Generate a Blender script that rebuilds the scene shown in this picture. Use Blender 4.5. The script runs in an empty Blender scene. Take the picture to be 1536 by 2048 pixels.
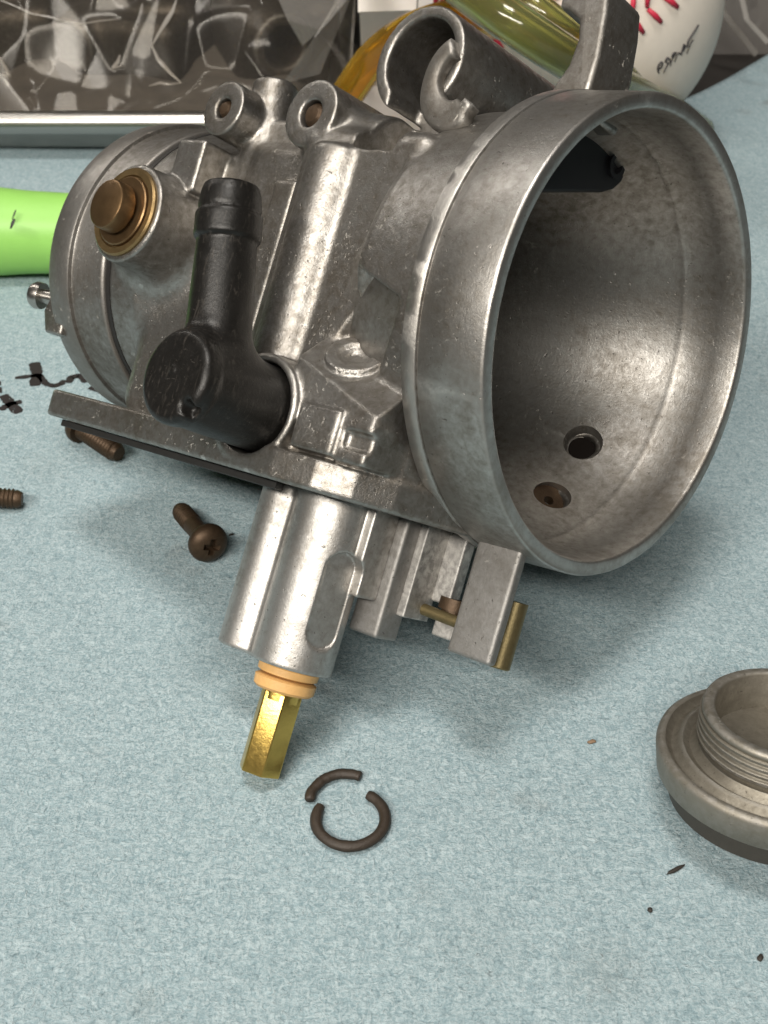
import bpy, bmesh, math, random
import numpy as np
from mathutils import Matrix, Vector, noise as mnoise

S = 0.001                     # everything below is written in millimetres
SC = bpy.context.scene
COL = SC.collection
random.seed(7)
RNG = np.random.default_rng(7)

# ------------------------------------------------------------------ camera, world, lamps
PHI = math.radians(37.0)      # the camera looks down by this much
CAM_H = 132.83
cam_d = bpy.data.cameras.new("camera")
cam = bpy.data.objects.new("camera", cam_d)
COL.objects.link(cam)
SC.camera = cam
cam.location = (0, 0, CAM_H * S)
cam.rotation_euler = (math.radians(90) - PHI, 0, 0)
cam_d.sensor_fit = 'VERTICAL'
cam_d.angle = 2 * math.atan(1024 / 2600)
cam_d.clip_start = 0.005
cam_d.clip_end = 50
cam_d.dof.use_dof = True
cam_d.dof.focus_distance = 0.175
cam_d.dof.aperture_fstop = 42.0

world = bpy.data.worlds.new("World")
SC.world = world
world.use_nodes = True
bg = world.node_tree.nodes["Background"]
bg.inputs[0].default_value = (1.0, 0.95, 0.88, 1)
bg.inputs[1].default_value = 0.03


def area(name, loc, target, sx, sy, power, color):
    d = bpy.data.lights.new(name, 'AREA')
    d.shape = 'RECTANGLE'
    d.size, d.size_y = sx, sy
    d.energy = power
    d.color = color
    o = bpy.data.objects.new(name, d)
    COL.objects.link(o)
    o.location = loc
    v = Vector(target) - Vector(loc)
    o.rotation_euler = v.to_track_quat('-Z', 'Y').to_euler()
    return o


# a long bench light over the viewer's left shoulder, a ceiling light overhead, a faint strip light behind
area("bench_light", (-0.30, -0.50, 0.72), (0.0, 0.15, 0.03), 0.95, 0.10, 14.5, (1.0, 0.94, 0.85))
area("ceiling_light", (-0.05, 0.05, 1.15), (0.0, 0.15, 0.03), 0.30, 0.22, 8.0, (1.0, 0.95, 0.88))
area("shop_light", (-0.60, 0.75, 0.80), (0, 0.2, 0), 0.06, 0.9, 2.2, (1.0, 0.94, 0.86))

SC.view_settings.view_transform = 'Standard'
SC.view_settings.look = 'None'
SC.view_settings.exposure = 0.0
SC.view_settings.gamma = 1.0
SC.render.engine = 'CYCLES'
SC.cycles.max_bounces = 10
SC.cycles.use_denoising = True

# ------------------------------------------------------------------ helpers


def link(name, me, mat=None, parent=None, smooth=True):
    if smooth:
        me.polygons.foreach_set("use_smooth", np.ones(len(me.polygons), dtype=bool))
    o = bpy.data.objects.new(name, me)
    COL.objects.link(o)
    if mat is not None:
        me.materials.append(mat)
    if parent is not None:
        o.parent = parent
    return o


def mesh(name, verts, faces, mat=None, parent=None, smooth=True, off=(0, 0, 0)):
    me = bpy.data.meshes.new(name)
    v = (np.asarray(verts, float) - np.asarray(off, float)) * S
    me.from_pydata(v.tolist(), [], [tuple(int(i) for i in f) for f in faces])
    me.update()
    return link(name, me, mat, parent, smooth)


def sharp(o, deg=35):
    """hard edges where faces meet at more than deg"""
    me = o.data
    bm = bmesh.new()
    bm.from_mesh(me)
    for e in bm.edges:
        if len(e.link_faces) == 2 and e.calc_face_angle(0) > math.radians(deg):
            e.smooth = False
    bm.to_mesh(me)
    bm.free()
    return o


def frame(axis):
    a = Vector(axis).normalized()
    h = Vector((0, 0, 1)) if abs(a.z) < 0.9 else Vector((1, 0, 0))
    u = a.cross(h).normalized()
    w = a.cross(u).normalized()
    return np.array(a), np.array(u), np.array(w)


def lathe_vf(profile, base=(0, 0, 0), axis=(0, 0, 1), n=64, closed=False, wob=None, caps=True):
    """profile = [(distance along the axis, radius)...]"""
    a, u, w = frame(axis)
    base = np.asarray(base, float)
    V, F = [], []
    m = len(profile)
    for h, r in profile:
        for i in range(n):
            t = 2 * math.pi * i / n
            rr = r if wob is None else r + wob(h, t)
            V.append(base + a * h + (u * math.cos(t) + w * math.sin(t)) * rr)
    rng = range(m if closed else m - 1)
    for j in rng:
        k = (j + 1) % m
        for i in range(n):
            i2 = (i + 1) % n
            F.append((j * n + i, j * n + i2, k * n + i2, k * n + i))
    if not closed and caps:
        if profile[0][1] > 1e-6:
            F.append(tuple(reversed(range(n))))
        if profile[-1][1] > 1e-6:
            F.append(tuple((m - 1) * n + i for i in range(n)))
    return V, F


def fix_normals(o):
    bm = bmesh.new()
    bm.from_mesh(o.data)
    bmesh.ops.remove_doubles(bm, verts=bm.verts, dist=1e-8)
    bmesh.ops.recalc_face_normals(bm, faces=bm.faces)
    bm.to_mesh(o.data)
    bm.free()
    return o


def lathe(name, profile, base, axis, mat, parent=None, n=64, off=(0, 0, 0), closed=False, deg=35, wob=None):
    V, F = lathe_vf(profile, base, axis, n, closed, wob)
    o = mesh(name, V, F, mat, parent, True, off)
    fix_normals(o)
    return sharp(o, deg)


def tube_vf(path, r, n=12, closed=False, squash=1.0):
    P = [Vector(p) for p in path]
    m = len(P)
    V, F = [], []
    prev = None
    for j, p in enumerate(P):
        if closed:
            t = (P[(j + 1) % m] - P[j - 1]).normalized()
        else:
            t = (P[min(j + 1, m - 1)] - P[max(j - 1, 0)]).normalized()
        if prev is None:
            h = Vector((0, 0, 1)) if abs(t.z) < 0.9 else Vector((1, 0, 0))
            u = t.cross(h).normalized()
        else:
            u = (prev - t * prev.dot(t)).normalized()
        prev = u
        w = t.cross(u)
        rr = r[j] if isinstance(r, (list, tuple, np.ndarray)) else r
        for i in range(n):
            a = 2 * math.pi * i / n
            V.append(np.array(p + u * (rr * math.cos(a)) + w * (rr * squash * math.sin(a))))
    for j in range(m if closed else m - 1):
        k = (j + 1) % m
        for i in range(n):
            i2 = (i + 1) % n
            F.append((j * n + i, j * n + i2, k * n + i2, k * n + i))
    if not closed:
        F.append(tuple(reversed(range(n))))
        F.append(tuple((m - 1) * n + i for i in range(n)))
    return V, F


def tube(name, path, r, mat, parent=None, n=12, off=(0, 0, 0), closed=False, deg=40, squash=1.0):
    V, F = tube_vf(path, r, n, closed, squash)
    o = mesh(name, V, F, mat, parent, True, off)
    fix_normals(o)
    return sharp(o, deg)


def bevel_obj(o, w, seg=3, deg=25):
    bm = bmesh.new()
    bm.from_mesh(o.data)
    bmesh.ops.recalc_face_normals(bm, faces=bm.faces)
    ed = [e for e in bm.edges if len(e.link_faces) == 2 and e.calc_face_angle(0) > math.radians(deg)]
    bmesh.ops.bevel(bm, geom=ed, offset=w * S, segments=seg, profile=0.6, affect='EDGES', clamp_overlap=True)
    bm.to_mesh(o.data)
    bm.free()
    o.data.polygons.foreach_set("use_smooth", np.ones(len(o.data.polygons), dtype=bool))
    return sharp(o, 50)


def extrude(name, poly, z0, z1, mat, parent=None, axes=(0, 1, 2), off=(0, 0, 0), bevel=0.4, seg=3):
    """poly in the plane of axes[0], axes[1], from z0 to z1 along axes[2]"""
    n = len(poly)
    V = []
    for z in (z0, z1):
        for a, b in poly:
            p = [0, 0, 0]
            p[axes[0]], p[axes[1]], p[axes[2]] = a, b, z
            V.append(p)
    F = [tuple(range(n)), tuple(range(n, 2 * n))]
    F += [(i, (i + 1) % n, n + (i + 1) % n, n + i) for i in range(n)]
    o = mesh(name, V, F, mat, parent, True, off)
    fix_normals(o)
    if bevel:
        bevel_obj(o, bevel, seg)
    return o


# ---- signed distance modelling: castings with real fillets
class SDF:
    def __init__(self, lo, hi, h):
        self.h = h
        self.lo = np.array(lo, float)
        ax = [np.arange(lo[i], hi[i] + h, h, dtype=np.float32) for i in range(3)]
        self.X, self.Y, self.Z = np.meshgrid(*ax, indexing='ij', sparse=True)
        self.d = np.full([len(a) for a in ax], 1e3, np.float32)

    def add(self, d, k=1.0):
        if k <= 0:
            self.d = np.minimum(self.d, d)
        else:
            hh = np.clip(0.5 + 0.5 * (self.d - d) / k, 0, 1).astype(np.float32)
            self.d = self.d * (1 - hh) + d * hh - k * hh * (1 - hh)

    def sub(self, d, k=0.4):
        hh = np.clip(0.5 - 0.5 * (self.d + d) / k, 0, 1).astype(np.float32)
        self.d = self.d * (1 - hh) - d * hh + k * hh * (1 - hh)

    def box(self, lo, hi, r=1.0):
        q = []
        for A, a, b in zip((self.X, self.Y, self.Z), lo, hi):
            q.append(np.abs(A - (a + b) / 2) - ((b - a) / 2 - r))
        out = np.sqrt(np.maximum(q[0], 0) ** 2 + np.maximum(q[1], 0) ** 2 + np.maximum(q[2], 0) ** 2)
        ins = np.minimum(np.maximum(np.maximum(q[0], q[1]), q[2]), 0)
        return (out + ins - r).astype(np.float32)

    def cyl(self, a, b, r, rnd=0.5, r2=None):
        a = np.array(a, float)
        b = np.array(b, float)
        L = np.linalg.norm(b - a)
        n = (b - a) / L
        dx, dy, dz = self.X - a[0], self.Y - a[1], self.Z - a[2]
        t = dx * n[0] + dy * n[1] + dz * n[2]
        rad = np.sqrt(np.maximum(dx * dx + dy * dy + dz * dz - t * t, 0))
        rr = r if r2 is None else r + (r2 - r) * np.clip(t / L, 0, 1)
        q0 = rad - rr + rnd
        q1 = np.abs(t - L / 2) - L / 2 + rnd
        return (np.minimum(np.maximum(q0, q1), 0) + np.sqrt(np.maximum(q0, 0) ** 2 + np.maximum(q1, 0) ** 2) - rnd).astype(np.float32)

    def lathe_x(self, xs, rs, rnd=0.3):
        R = np.interp(self.X, xs, rs)
        rad = np.sqrt(self.Y ** 2 + self.Z ** 2)
        q0 = (rad - R) * 0.9 + rnd
        q1 = np.abs(self.X - (xs[0] + xs[-1]) / 2) - abs(xs[-1] - xs[0]) / 2 + rnd
        return (np.minimum(np.maximum(q0, q1), 0) + np.sqrt(np.maximum(q0, 0) ** 2 + np.maximum(q1, 0) ** 2) - rnd).astype(np.float32)

    def poly_z(self, poly, z0, z1, rnd=0.5):
        X, Y = self.X[:, :, 0], self.Y[:, :, 0]
        X, Y = np.broadcast_arrays(X, Y)
        d = np.full(X.shape, 1e9)
        s = np.ones(X.shape)
        n = len(poly)
        for i in range(n):
            ax, ay = poly[i]
            bx, by = poly[(i + 1) % n]
            ex, ey = bx - ax, by - ay
            wx, wy = X - ax, Y - ay
            t = np.clip((wx * ex + wy * ey) / (ex * ex + ey * ey), 0, 1)
            d = np.minimum(d, (wx - ex * t) ** 2 + (wy - ey * t) ** 2)
            c1, c2, c3 = Y >= ay, Y < by, ex * wy > ey * wx
            fl = (c1 & c2 & c3) | (~c1 & ~c2 & ~c3)
            s = np.where(fl, -s, s)
        d2 = (s * np.sqrt(d))[:, :, None].astype(np.float32)
        q0 = d2 + rnd
        q1 = np.abs(self.Z - (z0 + z1) / 2) - (z1 - z0) / 2 + rnd
        return (np.minimum(np.maximum(q0, q1), 0) + np.sqrt(np.maximum(q0, 0) ** 2 + np.maximum(q1, 0) ** 2) - rnd).astype(np.float32)

    def mesh(self):
        d = self.d
        h = self.h
        s = d < 0
        c = [(i, j, k) for i in (0, 1) for j in (0, 1) for k in (0, 1)]
        nx, ny, nz = d.shape

        def sl(A, o):
            return A[o[0]:nx - 1 + o[0], o[1]:ny - 1 + o[1], o[2]:nz - 1 + o[2]]
        cnt = sum(sl(s, o).astype(np.int8) for o in c)
        act = (cnt > 0) & (cnt < 8)
        I = np.argwhere(act)
        vals = {o: sl(d, o)[act] for o in c}
        acc = np.zeros((len(I), 3))
        num = np.zeros(len(I))
        for a in c:
            for ax in range(3):
                if a[ax]:
                    continue
                b = list(a)
                b[ax] = 1
                b = tuple(b)
                va, vb = vals[a], vals[b]
                m = (va < 0) != (vb < 0)
                t = va[m] / (va[m] - vb[m])
                p = np.array(a, float)[None] + np.zeros((m.sum(), 3))
                p[:, ax] += t
                acc[m] += p
                num[m] += 1
        V = self.lo + (I + acc / num[:, None]) * h
        idx = np.full(act.shape, -1, np.int64)
        idx[act] = np.arange(len(I))
        quads = []
        for ax in range(3):
            o1, o2 = (ax + 1) % 3, (ax + 2) % 3
            sa = [slice(None)] * 3
            sb = [slice(None)] * 3
            sa[ax] = slice(0, -1)
            sb[ax] = slice(1, None)
            ch = s[tuple(sa)] != s[tuple(sb)]
            E = np.argwhere(ch)
            ok = (E[:, o1] > 0) & (E[:, o2] > 0) & (E[:, o1] < d.shape[o1] - 1) & (E[:, o2] < d.shape[o2] - 1)
            E = E[ok]
            ins = s[E[:, 0], E[:, 1], E[:, 2]]
            q = []
            for u, w in ((-1, -1), (0, -1), (0, 0), (-1, 0)):
                G = E.copy()
                G[:, o1] += u
                G[:, o2] += w
                q.append(idx[G[:, 0], G[:, 1], G[:, 2]])
            q = np.stack(q, 1)
            q[~ins] = q[~ins][:, ::-1]
            quads.append(q)
        return V, np.concatenate(quads)


def sdf_obj(name, sdf, mat, parent, off):
    V, Q = sdf.mesh()
    me = bpy.data.meshes.new(name)
    V = ((V - np.asarray(off)) * S).astype(np.float32)
    me.vertices.add(len(V))
    me.vertices.foreach_set("co", V.ravel())
    me.loops.add(Q.size)
    me.loops.foreach_set("vertex_index", Q.ravel().astype(np.int32))
    me.polygons.add(len(Q))
    me.polygons.foreach_set("loop_start", np.arange(0, Q.size, 4, dtype=np.int32))
    me.polygons.foreach_set("loop_total", np.full(len(Q), 4, dtype=np.int32))
    me.update(calc_edges=True)
    me.validate()
    return link(name, me, mat, parent, True)


# ------------------------------------------------------------------ materials
def nodes(name):
    m = bpy.data.materials.new(name)
    m.use_nodes = True
    nt = m.node_tree
    b = nt.nodes["Principled BSDF"]
    tc = nt.nodes.new("ShaderNodeTexCoord")
    mp = nt.nodes.new("ShaderNodeMapping")
    mp.inputs["Scale"].default_value = (1000, 1000, 1000)
    nt.links.new(tc.outputs["Object"], mp.inputs["Vector"])
    return m, nt, b, mp.outputs["Vector"]


def nz(nt, vec, scale, detail=4, rough=0.55, dist=0.0):
    n = nt.nodes.new("ShaderNodeTexNoise")
    n.inputs["Scale"].default_value = scale
    n.inputs["Detail"].default_value = detail
    n.inputs["Roughness"].default_value = rough
    n.inputs["Distortion"].default_value = dist
    nt.links.new(vec, n.inputs["Vector"])
    return n.outputs["Fac"]


def ramp(nt, fac, stops):
    r = nt.nodes.new("ShaderNodeValToRGB")
    el = r.color_ramp.elements
    while len(el) < len(stops):
        el.new(0.5)
    for e, (p, c) in zip(el, stops):
        e.position = p
        e.color = (c, c, c, 1) if not isinstance(c, tuple) else (*c, 1)
    nt.links.new(fac, r.inputs["Fac"])
    return r.outputs["Color"]


def mix(nt, fac, a, b, mode='MIX'):
    n = nt.nodes.new("ShaderNodeMix")
    n.data_type = 'RGBA'
    n.blend_type = mode
    for key, v in ((0, fac), (6, a), (7, b)):
        if isinstance(v, (int, float)):
            n.inputs[key].default_value = v
        elif isinstance(v, tuple):
            n.inputs[key].default_value = (*v, 1)
        else:
            nt.links.new(v, n.inputs[key])
    return n.outputs[2]


def math_n(nt, op, a, b=0.0):
    n = nt.nodes.new("ShaderNodeMath")
    n.operation = op
    for i, v in enumerate((a, b)):
        if isinstance(v, (int, float)):
            n.inputs[i].default_value = v
        else:
            nt.links.new(v, n.inputs[i])
    return n.outputs[0]


def bump(nt, b, height, strength, dist):
    n = nt.nodes.new("ShaderNodeBump")
    n.inputs["Strength"].default_value = strength
    n.inputs["Distance"].default_value = dist * S
    nt.links.new(height, n.inputs["Height"])
    nt.links.new(n.outputs[0], b.inputs["Normal"])


def stretched(nt, vec, sc):
    mp = nt.nodes.new("ShaderNodeMapping")
    mp.inputs["Scale"].default_value = sc
    nt.links.new(vec, mp.inputs["Vector"])
    return mp.outputs["Vector"]


def cast_metal(name, clean=(0.42, 0.405, 0.385), dirty=(0.15, 0.128, 0.102), dirt=0.5, ox=0.5, rough=0.40,
               grain=0.5, brush=None, metal=0.92):
    m, nt, b, v = nodes(name)
    big = nz(nt, v, 0.055, 5, 0.6, 0.6)
    mid = nz(nt, v, 0.8, 7, 0.66, 0.3)
    fine = nz(nt, v, 2.6, 5, 0.65)
    f = mix(nt, 0.5, big, mid)
    lo = 0.62 - 0.32 * dirt
    df = ramp(nt, f, [(lo - 0.09, 0.0), (lo + 0.16, 1.0)])
    tint = mix(nt, nz(nt, v, 0.12, 3), tuple(c * 0.85 for c in clean), tuple(min(1, c * 1.12) for c in clean))
    c1 = mix(nt, df, tint, dirty)
    # pale corrosion specks, in patches
    spk = nz(nt, v, 1.05, 7, 0.72, 0.8)
    patch = ramp(nt, nz(nt, v, 0.10, 3, 0.5, 0.4), [(0.50, 0.0), (0.66, 1.0)])
    th = ramp(nt, spk, [(0.60, 0.0), (0.66, 1.0)])
    oxf = math_n(nt, 'MULTIPLY', math_n(nt, 'MULTIPLY', th, patch), ox)
    c2 = mix(nt, oxf, c1, (0.62, 0.59, 0.53))
    # small dark pits
    pit = ramp(nt, nz(nt, v, 1.9, 3, 0.5), [(0.27, 1.0), (0.33, 0.0)])
    c3 = mix(nt, math_n(nt, 'MULTIPLY', pit, 0.6), c2, (0.05, 0.042, 0.034))
    # worn bright edges
    geo = nt.nodes.new("ShaderNodeNewGeometry")
    edge = ramp(nt, geo.outputs["Pointiness"], [(0.53, 0.0), (0.60, 1.0)])
    ef = math_n(nt, 'MULTIPLY', edge, ramp(nt, mid, [(0.38, 0.0), (0.6, 0.8)]))
    c4 = mix(nt, ef, c3, (0.60, 0.585, 0.56))
    nt.links.new(c4, b.inputs["Base Color"])
    mt = math_n(nt, 'SUBTRACT', metal, math_n(nt, 'MULTIPLY', oxf, 0.6))
    nt.links.new(mt, b.inputs["Metallic"])
    r0 = math_n(nt, 'ADD', rough - 0.07, math_n(nt, 'MULTIPLY', fine, 0.14))
    r1 = math_n(nt, 'ADD', r0, math_n(nt, 'MULTIPLY', df, 0.12))
    nt.links.new(math_n(nt, 'ADD', r1, math_n(nt, 'MULTIPLY', oxf, 0.25)), b.inputs["Roughness"])
    vfine = nz(nt, v, 6.5, 4, 0.6)
    h = math_n(nt, 'ADD', math_n(nt, 'MULTIPLY', fine, 0.75), math_n(nt, 'MULTIPLY', mid, 0.35))
    h = math_n(nt, 'ADD', h, math_n(nt, 'MULTIPLY', vfine, 0.3))
    h = math_n(nt, 'ADD', h, math_n(nt, 'MULTIPLY', oxf, 0.5))
    h = math_n(nt, 'SUBTRACT', h, math_n(nt, 'MULTIPLY', pit, 0.6))
    if brush is not None:
        h = math_n(nt, 'ADD', h, math_n(nt, 'MULTIPLY', nz(nt, stretched(nt, v, brush), 1.0, 4, 0.6), 0.22))
    bump(nt, b, h, 0.8, 0.085 * grain)
    return m


def simple(name, col, rough=0.5, metal=0.0, var=0.15, scale=0.8, bmp=0.0, bscale=3.0, **kw):
    m, nt, b, v = nodes(name)
    n1 = nz(nt, v, scale, 5, 0.6)
    c = mix(nt, n1, tuple(x * (1 - var) for x in col), tuple(min(1, x * (1 + var)) for x in col))
    nt.links.new(c, b.inputs["Base Color"])
    nt.links.new(math_n(nt, 'ADD', rough - 0.06, math_n(nt, 'MULTIPLY', n1, 0.12)), b.inputs["Roughness"])
    b.inputs["Metallic"].default_value = metal
    if bmp:
        bump(nt, b, nz(nt, v, bscale, 5, 0.6), 0.8, bmp)
    for k, val in kw.items():
        b.inputs[k].default_value = val
    return m


M = {}
M['cast'] = cast_metal('cast_metal', dirt=0.54, ox=0.75, rough=0.32, grain=1.0, clean=(0.40, 0.389, 0.373), dirty=(0.165, 0.149, 0.128))
M['cast_dirty'] = cast_metal('dirty_cast_metal', dirt=0.7, ox=1.0, rough=0.46, grain=1.1, clean=(0.31, 0.30, 0.285), dirty=(0.14, 0.126, 0.108))
M['turned'] = cast_metal('turned_metal', dirt=0.48, ox=0.35, rough=0.35, grain=0.6, brush=(3.0, 0.15, 0.15), clean=(0.44, 0.428, 0.41), dirty=(0.195, 0.178, 0.155))
M['post'] = cast_metal('bright_cast_metal', dirt=0.3, ox=0.3, rough=0.42, grain=0.55, clean=(0.48, 0.468, 0.45), dirty=(0.22, 0.2, 0.175))
M['post_flat'] = cast_metal('matt_cast_metal', dirt=0.35, ox=0.3, rough=0.58, grain=0.8, clean=(0.30, 0.292, 0.282), dirty=(0.17, 0.158, 0.142))
M['rear'] = cast_metal('rear_ring_metal', dirt=0.55, ox=0.7, rough=0.38, grain=0.45, clean=(0.36, 0.348, 0.332), dirty=(0.17, 0.154, 0.135))
M['cap'] = cast_metal('dull_grey_metal', dirt=0.5, ox=0.4, rough=0.50, grain=0.5, clean=(0.27, 0.25, 0.21), dirty=(0.15, 0.135, 0.108), metal=0.8)
M['brass'] = simple('bright_brass', (0.62, 0.43, 0.12), 0.30, 1.0, 0.12, 1.2, 0.04, 2.0)
M['oldbrass'] = simple('old_brass', (0.26, 0.18, 0.085), 0.42, 0.9, 0.3, 0.7, 0.05, 3.0)
M['bronze'] = simple('brown_bronze', (0.20, 0.125, 0.062), 0.38, 0.9, 0.2, 0.6, 0.03, 3.0)
M['darkbrass'] = simple('dark_brass', (0.20, 0.16, 0.08), 0.45, 0.8, 0.3, 0.8, 0.05)
M['rust'] = simple('rusty_steel', (0.068, 0.043, 0.025), 0.48, 0.65, 0.45, 1.2, 0.06, 4.0)
M['steel'] = simple('dull_steel', (0.42, 0.40, 0.37), 0.3, 1.0, 0.2, 1.0, 0.03)
M['oring'] = simple('orange_rubber', (0.60, 0.35, 0.13), 0.5, 0.0, 0.15, 1.5, 0.05, 4.0)
M['black_rubber_and_shade'] = simple('black_gasket_and_shade', (0.012, 0.011, 0.010), 0.6, 0.0, 0.3)
M['slide'] = simple('black_slide_coating', (0.010, 0.010, 0.012), 0.55, 0.2, 0.3)
M['hole'] = simple('hole_shade_black', (0.008, 0.006, 0.005), 0.9, 0.0, 0.3, **{'Specular IOR Level': 0.1})  # near-black colour paints the darkness inside the drilled hole
M['ring'] = simple('dark_snap_ring_rubber', (0.030, 0.021, 0.014), 0.55, 0.1, 0.5, 1.5, 0.08, 4.0)
M['crumb'] = simple('dark_crumb', (0.02, 0.016, 0.012), 0.7, 0.0, 0.4)
M['brown_crumb'] = simple('brown_crumb', (0.20, 0.13, 0.08), 0.8, 0.0, 0.4)
M['ink'] = simple('black_marker_ink', (0.012, 0.007, 0.009), 0.7, 0.0, 0.3)


def black_plastic():
    m, nt, b, v = nodes('black_plastic')
    n1 = nz(nt, v, 0.5, 6, 0.65, 0.4)
    sc = ramp(nt, nz(nt, stretched(nt, v, (1.8, 1.8, 0.5)), 1.0, 6, 0.7, 0.8), [(0.55, 0.0), (0.75, 1.0)])
    c = mix(nt, n1, (0.005, 0.0048, 0.0045), (0.011, 0.010, 0.009))
    c = mix(nt, math_n(nt, 'MULTIPLY', sc, 0.75), c, (0.06, 0.053, 0.046))
    scr = ramp(nt, nz(nt, stretched(nt, v, (0.25, 2.2, 1.4)), 2.0, 3, 0.5, 2.0), [(0.68, 0.0), (0.72, 1.0)])
    c = mix(nt, math_n(nt, 'MULTIPLY', scr, 0.35), c, (0.12, 0.108, 0.095))
    nt.links.new(c, b.inputs["Base Color"])
    nt.links.new(math_n(nt, 'ADD', 0.24, math_n(nt, 'MULTIPLY', n1, 0.25)), b.inputs["Roughness"])
    b.inputs['Specular IOR Level'].default_value = 0.32
    bump(nt, b, nz(nt, v, 2.2, 5, 0.65), 0.7, 0.05)
    return m


M['blackplastic'] = black_plastic()


def cloth_mat():
    m, nt, b, v = nodes('blue_shop_towel')
    vor = nt.nodes.new("ShaderNodeTexNoise")
    fib1 = nz(nt, stretched(nt, v, (1.0, 0.5, 1.0)), 1.35, 7, 0.70, 1.8)
    fib2 = nz(nt, stretched(nt, v, (0.5, 1.0, 1.0)), 1.8, 7, 0.70, 1.6)
    mid = nz(nt, v, 0.75, 4, 0.6, 0.5)
    big = nz(nt, v, 0.035, 3, 0.5)
    f = mix(nt, 0.5, fib1, fib2)
    c = ramp(nt, f, [(0.38, (0.17, 0.25, 0.285)), (0.475, (0.295, 0.39, 0.425)), (0.57, (0.475, 0.565, 0.595))])
    c = mix(nt, math_n(nt, 'MULTIPLY', mid, 0.22), c, (0.26, 0.355, 0.39))
    c = mix(nt, math_n(nt, 'MULTIPLY', big, 0.3), c, (0.245, 0.345, 0.385))
    dk = ramp(nt, nz(nt, v, 1.15, 5, 0.7, 1.2), [(0.30, 1.0), (0.40, 0.0)])  # dark specks paint the small shadows between the fibres
    c = mix(nt, math_n(nt, 'MULTIPLY', dk, 0.6), c, (0.10, 0.15, 0.17))
    # a few faint dirty smudges
    sm = ramp(nt, nz(nt, v, 0.05, 3, 0.6, 0.3), [(0.62, 0.0), (0.74, 1.0)])
    c = mix(nt, math_n(nt, 'MULTIPLY', sm, 0.45), c, (0.16, 0.15, 0.135))
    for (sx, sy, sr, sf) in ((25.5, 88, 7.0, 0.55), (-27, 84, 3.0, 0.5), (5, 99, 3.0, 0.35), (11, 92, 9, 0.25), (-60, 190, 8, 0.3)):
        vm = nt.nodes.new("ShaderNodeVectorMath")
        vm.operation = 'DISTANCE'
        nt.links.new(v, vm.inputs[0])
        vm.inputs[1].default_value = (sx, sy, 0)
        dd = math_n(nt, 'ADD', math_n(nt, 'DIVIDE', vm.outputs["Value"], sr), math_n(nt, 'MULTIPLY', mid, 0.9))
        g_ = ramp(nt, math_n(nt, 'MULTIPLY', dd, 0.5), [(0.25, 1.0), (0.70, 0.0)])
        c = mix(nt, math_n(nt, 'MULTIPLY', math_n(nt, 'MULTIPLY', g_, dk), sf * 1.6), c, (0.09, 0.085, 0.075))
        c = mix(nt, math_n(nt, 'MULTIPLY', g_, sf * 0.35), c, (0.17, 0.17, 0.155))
    nt.links.new(c, b.inputs["Base Color"])
    b.inputs["Roughness"].default_value = 0.95
    b.inputs["Specular IOR Level"].default_value = 0.15
    h = math_n(nt, 'ADD', f, math_n(nt, 'MULTIPLY', mid, 0.7))
    bump(nt, b, h, 1.0, 0.5)
    return m


M['cloth'] = cloth_mat()
M['table'] = simple('dark_bench_top', (0.018, 0.015, 0.013), 0.6, 0.0, 0.4, 0.1)

# ------------------------------------------------------------------ the setting
table = mesh('bench_top', [(-3000, -3000, -4), (3000, -3000, -4), (3000, 3000, -4), (-3000, 3000, -4)], [(0, 1, 2, 3)], M['table'], smooth=False)
table['kind'] = 'structure'


def cloth():
    # back edge of the towel: straight on the left (under the tray), running out to the right
    nx, ny = 140, 150
    V, F = [], []
    for j in range(ny + 1):
        for i in range(nx + 1):
            x = -260 + 520 * i / nx
            back = 352 + max(0, (x - 60)) * 1.05 + 4 * math.sin(x * 0.05) if x < 170 else 468 + 4 * math.sin(x * 0.05)
            y = -160 + (back + 160) * j / ny
            n = mnoise.noise(Vector((x * 0.02, y * 0.02, 0.3)))
            z = 0.0
            far = max(0.0, min(1.0, (math.hypot(x - 10, y - 165) - 95) / 60))
            z += far * 1.6 * n
            V.append((x, y, z - 0.05))
    for j in range(ny):
        for i in range(nx):
            a = j * (nx + 1) + i
            F.append((a, a + 1, a + nx + 2, a + nx + 1))
    # the towel has a thickness at its hem
    base = len(V)
    for (x, y, z) in V[ny * (nx + 1):]:
        pass
    o = mesh('work_cloth', V, F, M['cloth'])
    sol = o.modifiers.new('thickness', 'SOLIDIFY')
    sol.thickness = 0.0012
    sol.offset = -1
    o['kind'] = 'structure'
    return o


CLOTH = cloth()


def fibres(count, r0, mat, seed):
    """loose lint standing off the towel, far too many to count"""
    rg = np.random.default_rng(seed)
    V, F = [], []
    for k in range(count):
        y = 62 + 300 * rg.random() ** 1.8
        w = 0.34 * math.hypot(y, CAM_H) + 6
        x = (rg.random() * 2 - 1) * w
        L = 0.3 + 0.8 * rg.random() ** 2
        a = rg.random() * 6.283
        bend = (rg.random() - 0.5) * 5.0
        hgt = 0.04 + 0.14 * rg.random()
        r = r0 * (0.7 + 0.6 * rg.random())
        px, py = x, y
        n = 4
        ring = []
        for i in range(n + 1):
            t = i / n
            ring.append((px, py, hgt * math.sin(math.pi * (0.1 + 0.8 * t)), a))
            px += math.cos(a) * L / n
            py += math.sin(a) * L / n
            a += bend / n
        b0 = len(V)
        for (qx, qy, qz, qa) in ring:
            sx, sy = -math.sin(qa) * r, math.cos(qa) * r
            V += [(qx + sx, qy + sy, qz), (qx, qy, qz + r * 1.4), (qx - sx, qy - sy, qz)]
        for i in range(n):
            c = b0 + i * 3
            F += [(c, c + 1, c + 4, c + 3), (c + 1, c + 2, c + 5, c + 4)]
    o = mesh('lint', V, F, mat, CLOTH)
    o['kind'] = 'stuff'


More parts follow.
